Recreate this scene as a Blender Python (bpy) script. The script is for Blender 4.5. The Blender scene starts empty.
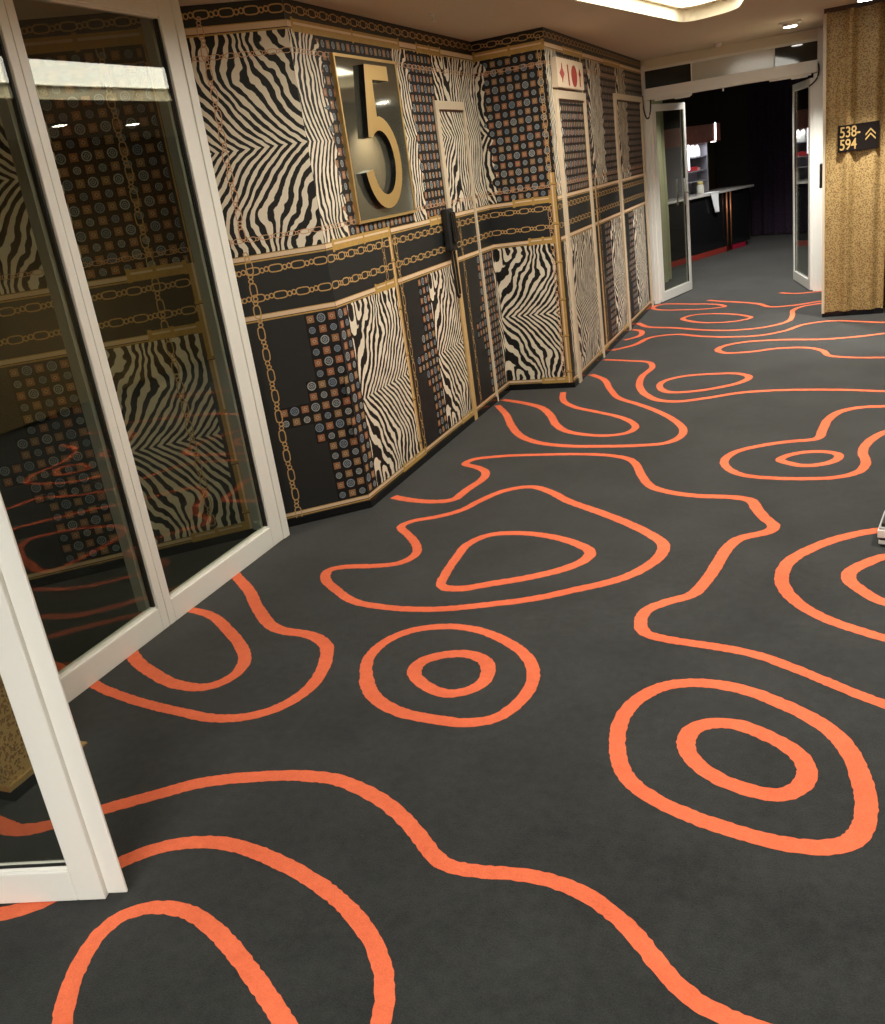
import bpy, bmesh, math, random
from mathutils import Vector, Matrix
random.seed(7)
S = bpy.context.scene
C = S.collection

# ------------------------------------------------------------------ camera, world, exposure
cam_d = bpy.data.cameras.new('camera')
cam = bpy.data.objects.new('camera', cam_d)
C.objects.link(cam)
cR = Vector((0.92217992, 0.36228151, -0.13541162))
cU = Vector((-0.0070084, 0.36571231, 0.93070156))
cF = Vector((-0.38669767, 0.85732527, -0.33979156))
M = Matrix.Identity(4)
for i in range(3):
    M[i][0] = cR[i]; M[i][1] = cU[i]; M[i][2] = -cF[i]
M[0][3], M[1][3], M[2][3] = 0.0, 0.0, 1.6
cam.matrix_world = M
cam_d.sensor_fit = 'VERTICAL'
cam_d.sensor_height = 36.0
cam_d.lens = 907.26 * 36.0 / 1024.0
cam_d.clip_start = 0.05
cam_d.clip_end = 100
S.camera = cam

S.view_settings.view_transform = 'Standard'
S.view_settings.look = 'None'
S.view_settings.gamma = 1
S.view_settings.use_curve_mapping = False
S.view_settings.exposure = 0.12

wd = bpy.data.worlds.new('world'); S.world = wd
wd.use_nodes = True
wd.node_tree.nodes['Background'].inputs[0].default_value = (0.9, 0.85, 0.75, 1)
wd.node_tree.nodes['Background'].inputs[1].default_value = 0.05

# light levels, all in one place
COFFER = 8.5
DOWN = 40.0
WARM = (1.0, 0.84, 0.62)
NEUTRAL = (1.0, 0.96, 0.89)
COOL = (0.93, 0.97, 1.0)

# visible and nearby downlights, plus an unseen one added beyond the doorway: x, y, label, beam power, beam angle
DOWNLIGHTS = [
    (-0.29, 9.33, 'square trimmed ceiling spotlight in front of the far doorway', 320, 120),
    (0.27, 8.38, 'ceiling downlight washing the leopard wall beside the room number sign', 330, 62),
    (0.57, 6.30, 'ceiling downlight right of the glowing panel, over the carpet', 190, 95),
    (0.50, 7.12, 'ceiling downlight right of the glowing panel, next to the leopard wall', 80, 100),
    (0.95, 3.40, 'ceiling downlight over the carpet right of the viewpoint', 200, 100),
    (0.80, 0.60, 'ceiling downlight beside the viewpoint, lighting the nearest carpet', 130, 120),
    (-1.15, 11.5, 'unseen ceiling spotlight added beyond the far doorway to light the drape', 120, 120),  # added to brighten the olive drape
    (-0.75, 13.4, 'ceiling spotlight in front of the dark counter', 280, 130),
]
HC = 2.468      # ceiling height

# ------------------------------------------------------------------ node helpers
class E:
    """socket wrapper: arithmetic on shader sockets"""
    nt = None
    def __init__(s, v): s.v = v
    @staticmethod
    def op(o, *a, clamp=False):
        n = E.nt.nodes.new('ShaderNodeMath'); n.operation = o; n.use_clamp = clamp
        for i, x in enumerate(a):
            if isinstance(x, E): E.nt.links.new(x.v, n.inputs[i])
            else: n.inputs[i].default_value = float(x)
        return E(n.outputs[0])
    def __add__(s, o): return E.op('ADD', s, o)
    def __radd__(s, o): return E.op('ADD', s, o)
    def __sub__(s, o): return E.op('SUBTRACT', s, o)
    def __rsub__(s, o): return E.op('SUBTRACT', o, s)
    def __mul__(s, o): return E.op('MULTIPLY', s, o)
    def __rmul__(s, o): return E.op('MULTIPLY', s, o)
    def __truediv__(s, o): return E.op('DIVIDE', s, o)
    def gt(s, o): return E.op('GREATER_THAN', s, o)
    def lt(s, o): return E.op('LESS_THAN', s, o)
    def abs(s): return E.op('ABSOLUTE', s)
    def sin(s): return E.op('SINE', s)
    def floor(s): return E.op('FLOOR', s)
    def fract(s): return E.op('FRACT', s)
    def sqrt(s): return E.op('SQRT', s)
    def pw(s, o): return E.op('POWER', s, o)
    def mx(s, o): return E.op('MAXIMUM', s, o)
    def mn(s, o): return E.op('MINIMUM', s, o)
def ramp01(x, a, b):
    n = E.nt.nodes.new('ShaderNodeMapRange'); n.interpolation_type = 'SMOOTHSTEP'
    E.nt.links.new(x.v, n.inputs[0]); n.inputs[1].default_value = a; n.inputs[2].default_value = b
    return E(n.outputs[0])
def noise(vec, scale, detail=2, rough=0.5, off=None):
    n = E.nt.nodes.new('ShaderNodeTexNoise')
    E.nt.links.new(vec, n.inputs['Vector']); n.inputs['Scale'].default_value = scale
    n.inputs['Detail'].default_value = detail; n.inputs['Roughness'].default_value = rough
    return E(n.outputs[0])
def comb(x, y, z=0.0):
    n = E.nt.nodes.new('ShaderNodeCombineXYZ')
    for i, a in enumerate((x, y, z)):
        if isinstance(a, E): E.nt.links.new(a.v, n.inputs[i])
        else: n.inputs[i].default_value = a
    return n.outputs[0]
def mixc(f, a, b):
    n = E.nt.nodes.new('ShaderNodeMix'); n.data_type = 'RGBA'
    if isinstance(f, E): E.nt.links.new(f.v, n.inputs[0])
    else: n.inputs[0].default_value = f
    for k, c in ((6, a), (7, b)):
        if isinstance(c, tuple): n.inputs[k].default_value = (*c, 1)
        else: E.nt.links.new(c, n.inputs[k])
    return n.outputs[2]
def new_mat(name, col=(0.5, 0.5, 0.5), rough=0.6, metal=0.0, spec=0.5):
    m = bpy.data.materials.new(name); m.use_nodes = True
    E.nt = m.node_tree
    b = m.node_tree.nodes['Principled BSDF']
    b.inputs['Base Color'].default_value = (*col, 1)
    b.inputs['Roughness'].default_value = rough
    b.inputs['Metallic'].default_value = metal
    b.inputs['Specular IOR Level'].default_value = spec
    return m, b
def link(a, b): E.nt.links.new(a.v if isinstance(a, E) else a, b)
def uvxy():
    n = E.nt.nodes.new('ShaderNodeUVMap')
    s = E.nt.nodes.new('ShaderNodeSeparateXYZ'); E.nt.links.new(n.outputs[0], s.inputs[0])
    return n.outputs[0], E(s.outputs[0]), E(s.outputs[1])
def objco():
    n = E.nt.nodes.new('ShaderNodeTexCoord'); return n.outputs['Object']
def bump(b, h, strength=0.3, dist=0.002):
    n = E.nt.nodes.new('ShaderNodeBump'); n.inputs['Strength'].default_value = strength
    n.inputs['Distance'].default_value = dist
    link(h, n.inputs['Height']); E.nt.links.new(n.outputs[0], b.inputs['Normal'])
def speckled(name, col, rough=0.5, metal=0.0, amount=0.12, scale=60.0, spec=0.5):
    """plain paint / metal with a faint procedural mottling of its own"""
    m, b = new_mat(name, col, rough, metal, spec)
    n = noise(objco(), scale, 3)
    c2 = tuple(max(0, c * (1 - amount)) for c in col)
    link(mixc(n, col, c2), b.inputs['Base Color'])
    return m

# ------------------------------------------------------------------ materials
def mat_zebra():
    m, b = new_mat('zebra_print', rough=0.55, spec=0.3)
    uv, x, y = uvxy()
    v = y.abs()
    vm = comb(x, v)
    n1 = (noise(vm, 2.6, 1) - 0.5) * 0.20
    n2 = (noise(vm, 6.0, 2) - 0.5) * 0.13
    n3 = (noise(uv, 24.0, 2) - 0.5) * 0.013
    left = 1.0 - ramp01(x, -0.10, 0.03)
    far = ramp01(v, 0.10, 0.42)
    g = 1.0 - E.op('EXPONENT', v * -4.0)
    phase = x * (0.95 + 0.12 * (1.0 - left)) + g * (left * 0.30) + n1 * (0.35 + far * 0.9) + n2 * (0.2 + 0.9 * far) + n3
    phase = phase + (1.0 - left) * ((v * 7.0).sin() * 0.05 + (1.0 - E.op('EXPONENT', v * -14.0)) * 0.05)
    w = noise(uv, 9.0, 1)
    st = (phase * (2 * math.pi / 0.043)).sin() + (w - 0.5) * 2.0 + 0.05
    f = ramp01(st, -0.12, 0.16)
    link(mixc(f, (0.009, 0.008, 0.007), (0.72, 0.65, 0.52)), b.inputs['Base Color'])
    return m
def mat_tile():
    m, b = new_mat('medallion_print', rough=0.55, spec=0.3)
    uv, x, y = uvxy()
    cs = 0.0552
    X = x / cs; Y = y / cs
    i = X.floor(); j = Y.floor()
    fx = X.fract() - 0.5; fy = Y.fract() - 0.5
    par = ((i + j) * 0.5).fract().gt(0.25)        # 1 : circle, 0 : square
    big = (j * 0.5).fract().gt(0.25)
    r = (fx * fx + fy * fy).sqrt()
    sq = fx.abs().mx(fy.abs())
    wn = E.nt.nodes.new('ShaderNodeTexWhiteNoise'); wn.noise_dimensions = '2D'
    E.nt.links.new(comb(i, j), wn.inputs['Vector'])
    rnd = E(wn.outputs[0])
    R = 0.31 + big * 0.10
    q = r / R
    ring = (q - 0.86).abs().lt(0.13)
    ring2 = (q - 0.42).abs().lt(0.10)
    dot = q.lt(0.15)
    spoke = ((fx * fy).abs().lt(0.006)) * q.lt(0.80) * q.gt(0.35)
    cmask = (ring + ring2 * 0.8 + dot + spoke * 0.6).mn(1.0)
    disc = q.lt(1.0)
    blue = mixc(rnd, (0.16, 0.21, 0.27), (0.34, 0.36, 0.34))
    circ = mixc(cmask, mixc(disc, (0.008, 0.007, 0.007), (0.022, 0.030, 0.045)), blue)
    sm = sq.lt(0.33)
    star = (fx.abs() + fy.abs()).lt(0.20)
    core = r.lt(0.07)
    sqc = mixc(rnd, (0.30, 0.115, 0.055), (0.26, 0.16, 0.07))
    sqc = mixc(star, sqc, (0.42, 0.30, 0.20))
    sqc = mixc(core, sqc, (0.10, 0.05, 0.03))
    sqr = mixc(sm, (0.008, 0.007, 0.007), sqc)
    link(mixc(par, sqr, circ), b.inputs['Base Color'])
    return m
def mat_leopard():
    m, b = new_mat('leopard_print', rough=0.5, spec=0.35)
    uv, x, y = uvxy()
    n = E.nt.nodes.new('ShaderNodeTexVoronoi'); n.feature = 'F1'
    E.nt.links.new(uv, n.inputs['Vector']); n.inputs['Scale'].default_value = 88
    d = E(n.outputs['Distance']) + (noise(uv, 160, 2) - 0.5) * 0.35
    ring = (d - 0.36).abs().lt(0.14)
    brk = noise(uv, 90, 1).gt(0.44)
    base = mixc(noise(uv, 7, 3), (0.30, 0.19, 0.065), (0.44, 0.31, 0.13))
    c = mixc(ring * brk * 0.75, base, (0.075, 0.028, 0.010))
    c = mixc(d.lt(0.2) * 0.5, c, (0.22, 0.10, 0.03))
    link(c, b.inputs['Base Color'])
    return m
def mat_carpet(name, c1, c2, fuzz=0.2):
    m, b = new_mat(name, rough=0.85, spec=0.15)
    co = objco()
    f = noise(co, 240, 3, 0.8)
    patch = noise(co, 2.6, 5, 0.65)
    grain = noise(co, 28, 3, 0.7)
    mixf = ((f - 0.5) * 1.5 + (patch - 0.5) * 1.1 + (grain - 0.5) * 0.7 + 0.5).mx(0.0).mn(1.0)
    link(mixc(mixf, c1, c2), b.inputs['Base Color'])
    b.inputs['Sheen Weight'].default_value = fuzz
    b.inputs['Sheen Roughness'].default_value = 0.45
    bump(b, f, 0.35, 0.003)
    return m
def mat_glass(name, tint=(0.80, 0.82, 0.80), refl=1.0):
    m = bpy.data.materials.new(name); m.use_nodes = True
    nt = m.node_tree; E.nt = nt
    nt.nodes.remove(nt.nodes['Principled BSDF'])
    out = nt.nodes['Material Output']
    ge = nt.nodes.new('ShaderNodeNewGeometry'); vd = nt.nodes.new('ShaderNodeVectorMath'); vd.operation = 'DOT_PRODUCT'
    nt.links.new(ge.outputs['Normal'], vd.inputs[0]); nt.links.new(ge.outputs['Incoming'], vd.inputs[1])
    cosv = E(vd.outputs['Value']).abs()
    fres = (1.0 - cosv).pw(5.0) * 0.96 + 0.04
    tr = nt.nodes.new('ShaderNodeBsdfTransparent'); tr.inputs[0].default_value = (*tint, 1)
    gl = nt.nodes.new('ShaderNodeBsdfGlossy'); gl.inputs['Roughness'].default_value = 0.0
    gl.inputs[0].default_value = (0.95, 0.95, 0.9, 1)
    mx = nt.nodes.new('ShaderNodeMixShader')
    f = fres * refl
    link(f.mn(1.0), mx.inputs[0])
    nt.links.new(tr.outputs[0], mx.inputs[1]); nt.links.new(gl.outputs[0], mx.inputs[2])
    nt.links.new(mx.outputs[0], out.inputs['Surface'])
    return m
def mat_emit(name, col, strength):
    m, b = new_mat(name, col, 0.5)
    b.inputs['Emission Color'].default_value = (*col, 1)
    b.inputs['Emission Strength'].default_value = strength
    return m
def mat_curtain(name, c1, c2):
    m, b = new_mat(name, rough=0.8, spec=0.2)
    n = noise(objco(), 35, 3, 0.6)
    link(mixc(n, c1, c2), b.inputs['Base Color'])
    return m

ZEBRA = mat_zebra(); TILE = mat_tile(); LEO = mat_leopard()
CARPET_M = mat_carpet('charcoal_carpet', (0.0035, 0.004, 0.004), (0.036, 0.039, 0.037), 0.20)
ORANGE = mat_carpet('orange_carpet', (0.55, 0.105, 0.043), (0.82, 0.180, 0.080), 0.02)
BLACKP = speckled('black_print', (0.011, 0.014, 0.015), 0.5, amount=0.3, scale=8)
GOLDP = speckled('gold_print', (0.55, 0.34, 0.09), 0.5, amount=0.4, scale=40)
CREAMP = speckled('cream_print', (0.74, 0.56, 0.38), 0.5)
BROWNP = speckled('brown_print', (0.07, 0.025, 0.008), 0.5)
CHAINP = speckled('chain_print', (0.66, 0.42, 0.17), 0.5, amount=0.5, scale=120)
PINKP = speckled('pink_chain_print', (0.70, 0.40, 0.22), 0.5, amount=0.5, scale=90)
WHITE = speckled('white_lacquer', (0.80, 0.80, 0.755), 0.35, amount=0.03)
GREYF = speckled('grey_rim_and_frame_shade', (0.36, 0.38, 0.37), 0.4, amount=0.05)  # case rim colour, also the shade coloured into the partition's frame backs
GASKET = speckled('black_rubber', (0.01, 0.01, 0.01), 0.5)
CEIL = speckled('ceiling_paint', (0.74, 0.69, 0.55), 0.8, amount=0.05, scale=3, spec=0.2)
COVE = speckled('coffer_paint', (0.85, 0.76, 0.56), 0.7, amount=0.03)
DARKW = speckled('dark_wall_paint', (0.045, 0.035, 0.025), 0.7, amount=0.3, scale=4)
BLACKG = speckled('black_gloss', (0.008, 0.008, 0.009), 0.15, amount=0.1)
MIRROR = speckled('dark_mirror', (0.22, 0.22, 0.17), 0.06, metal=0.75, amount=0.05, scale=2)
GOLD = speckled('satin_gold', (0.62, 0.42, 0.16), 0.38, metal=0.6, amount=0.08, scale=5)
FRAMEC = speckled('cream_frame_paint', (0.66, 0.55, 0.40), 0.4, amount=0.05)
GLASS = mat_glass('clear_glass', (0.86, 0.88, 0.82), 1.15)
GLASSD = mat_glass('door_glass', (0.85, 0.87, 0.84), 2.2)
GLASSF = mat_glass('far_door_glass', (0.85, 0.87, 0.84), 1.0)

LAMP = mat_emit('lamp_diffuser', (1.0, 0.95, 0.83), COFFER)
LAMP_FILL = mat_emit('fill_light_glow', (1.0, 0.98, 0.93), 22.0)  # glow of the added fill light behind the camera
DLAMP = mat_emit('downlight_lens', (1.0, 0.95, 0.86), 26.0)

# ------------------------------------------------------------------ mesh helpers
def obj(name, bm, mats, parent=None, smooth=False, recalc=True):
    me = bpy.data.meshes.new(name)
    if recalc: bmesh.ops.recalc_face_normals(bm, faces=bm.faces[:])
    bm.to_mesh(me); bm.free()
    if not isinstance(mats, (list, tuple)): mats = [mats]
    for m in mats: me.materials.append(m)
    if smooth:
        for p in me.polygons: p.use_smooth = True
    o = bpy.data.objects.new(name, me); C.objects.link(o)
    if parent: 
        o.parent = parent
        o.matrix_parent_inverse = parent.matrix_basis.inverted()
    return o
def struct(name, bm, mats, **k):
    o = obj(name, bm, mats, **k); o['kind'] = 'structure'; return o
def empty(name, loc, rz=0):
    o = bpy.data.objects.new(name, None); C.objects.link(o)
    o.location = loc; o.rotation_euler = (0, 0, rz); o.empty_display_size = 0.1
    return o
def tag(o, label, cat, group=None):
    o['label'] = label; o['category'] = cat
    if group: o['group'] = group
    return o
def box(bm, x0, x1, y0, y1, z0, z1, mat=0, fr=None, bev=0.0):
    """axis box; with fr (a Face frame) x=u along, y=out from wall"""
    vs = []
    tb = bmesh.new()
    r = bmesh.ops.create_cube(tb, size=1.0)
    for v in tb.verts:
        v.co = Vector(((x0 + x1) / 2 + v.co.x * (x1 - x0), (y0 + y1) / 2 + v.co.y * (y1 - y0), (z0 + z1) / 2 + v.co.z * (z1 - z0)))
    if bev > 0: bmesh.ops.bevel(tb, geom=tb.edges[:], offset=bev, segments=2, affect='EDGES', profile=0.6)
    merge(bm, tb, mat, fr)
def merge(bm, tb, mat=0, fr=None):
    mp = {}
    for v in tb.verts:
        co = fr.p(v.co.x, v.co.z, v.co.y) if fr else v.co
        mp[v] = bm.verts.new(co)
    for f in tb.faces:
        try:
            g = bm.faces.new([mp[v] for v in f.verts]); g.material_index = mat; g.smooth = f.smooth
        except ValueError: pass
    tb.free()
def tube(bm, pts, r, seg=8, mat=0, closed=False, fr=None):
    pts = [Vector(p) for p in pts]; n = len(pts); rings = []
    for i, p in enumerate(pts):
        a = pts[(i - 1) % n] if (closed or i > 0) else p
        b = pts[(i + 1) % n] if (closed or i < n - 1) else p
        t = (b - a).normalized()
        up = Vector((0, 0, 1)) if abs(t.z) < 0.9 else Vector((1, 0, 0))
        s = t.cross(up).normalized(); w = s.cross(t).normalized()
        rr = r[i] if isinstance(r, (list, tuple)) else r
        ring = []
        for k in range(seg):
            a_ = 2 * math.pi * k / seg
            co = p + s * math.cos(a_) * rr + w * math.sin(a_) * rr
            if fr: co = fr.p(co.x, co.z, co.y)
            ring.append(bm.verts.new(co))
        rings.append(ring)
    m = n if closed else n - 1
    for i in range(m):
        A, B = rings[i], rings[(i + 1) % n]
        for k in range(seg):
            f = bm.faces.new((A[k], A[(k + 1) % seg], B[(k + 1) % seg], B[k])); f.material_index = mat; f.smooth = True
    if not closed:
        for rg in (rings[0][::-1], rings[-1]):
            f = bm.faces.new(rg); f.material_index = mat
def cyl(bm, c, r, h, seg=24, mat=0, axis='z', r2=None):
    tb = bmesh.new()
    bmesh.ops.create_cone(tb, cap_ends=True, segments=seg, radius1=r, radius2=r if r2 is None else r2, depth=h)
    R = Matrix.Identity(4)
    if axis == 'y': R = Matrix.Rotation(math.pi / 2, 4, 'X')
    if axis == 'x': R = Matrix.Rotation(math.pi / 2, 4, 'Y')
    for v in tb.verts: v.co = (R @ v.co) + Vector(c)
    merge(bm, tb, mat)
def lathe(bm, prof, c, seg=24, mat=0):
    rings = []
    for r, z in prof:
        rings.append([bm.verts.new((c[0] + r * math.cos(2 * math.pi * k / seg), c[1] + r * math.sin(2 * math.pi * k / seg), c[2] + z)) for k in range(seg)])
    for A, B in zip(rings, rings[1:]):
        for k in range(seg):
            f = bm.faces.new((A[k], A[(k + 1) % seg], B[(k + 1) % seg], B[k])); f.material_index = mat; f.smooth = True
    for rg in (rings[0][::-1], rings[-1]):
        f = bm.faces.new(rg); f.material_index = mat
def prism(bm, pts, y0, y1, fr, mat_front=0, mat_side=0):
    """extrude outline pts=(u,z) in a wall frame from depth y0 to y1"""
    A = [bm.verts.new(fr.p(u, z, y0)) for u, z in pts]
    B = [bm.verts.new(fr.p(u, z, y1)) for u, z in pts]
    n = len(pts)
    for i in range(n):
        f = bm.faces.new((A[i], A[(i + 1) % n], B[(i + 1) % n], B[i])); f.material_index = mat_side
    g = bm.faces.new(B); g.material_index = mat_front
    g.normal_update()
    bmesh.ops.triangulate(bm, faces=[g], ngon_method='EAR_CLIP')
class Fr:
    """wall frame: u runs along t, z up, d out of the wall"""
    def __init__(s, P0, P1, flip=False):
        s.o = Vector((P0[0], P0[1], 0)); t = Vector((P1[0] - P0[0], P1[1] - P0[1], 0)); s.L = t.length; s.t = t.normalized()
        s.n = Vector((s.t.y, -s.t.x, 0)) * (-1 if flip else 1)
    def p(s, u, z, d=0.0): return s.o + s.t * u + s.n * d + Vector((0, 0, z))

FA = Fr((-2.246, 4.118), (-2.6, 3.82), flip=True)      # u runs left
FB = Fr((-2.27, 4.118), (-2.27, 6.64))
FC = Fr((-2.27, 6.64), (-1.755, 6.64))
FD = Fr((-1.755, 6.64), (-1.755, 10.37))
FE = Fr((-1.755, 10.37), (0, 10.37))
FL = Fr((-0.02, 8.85), (1, 8.85))

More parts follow.
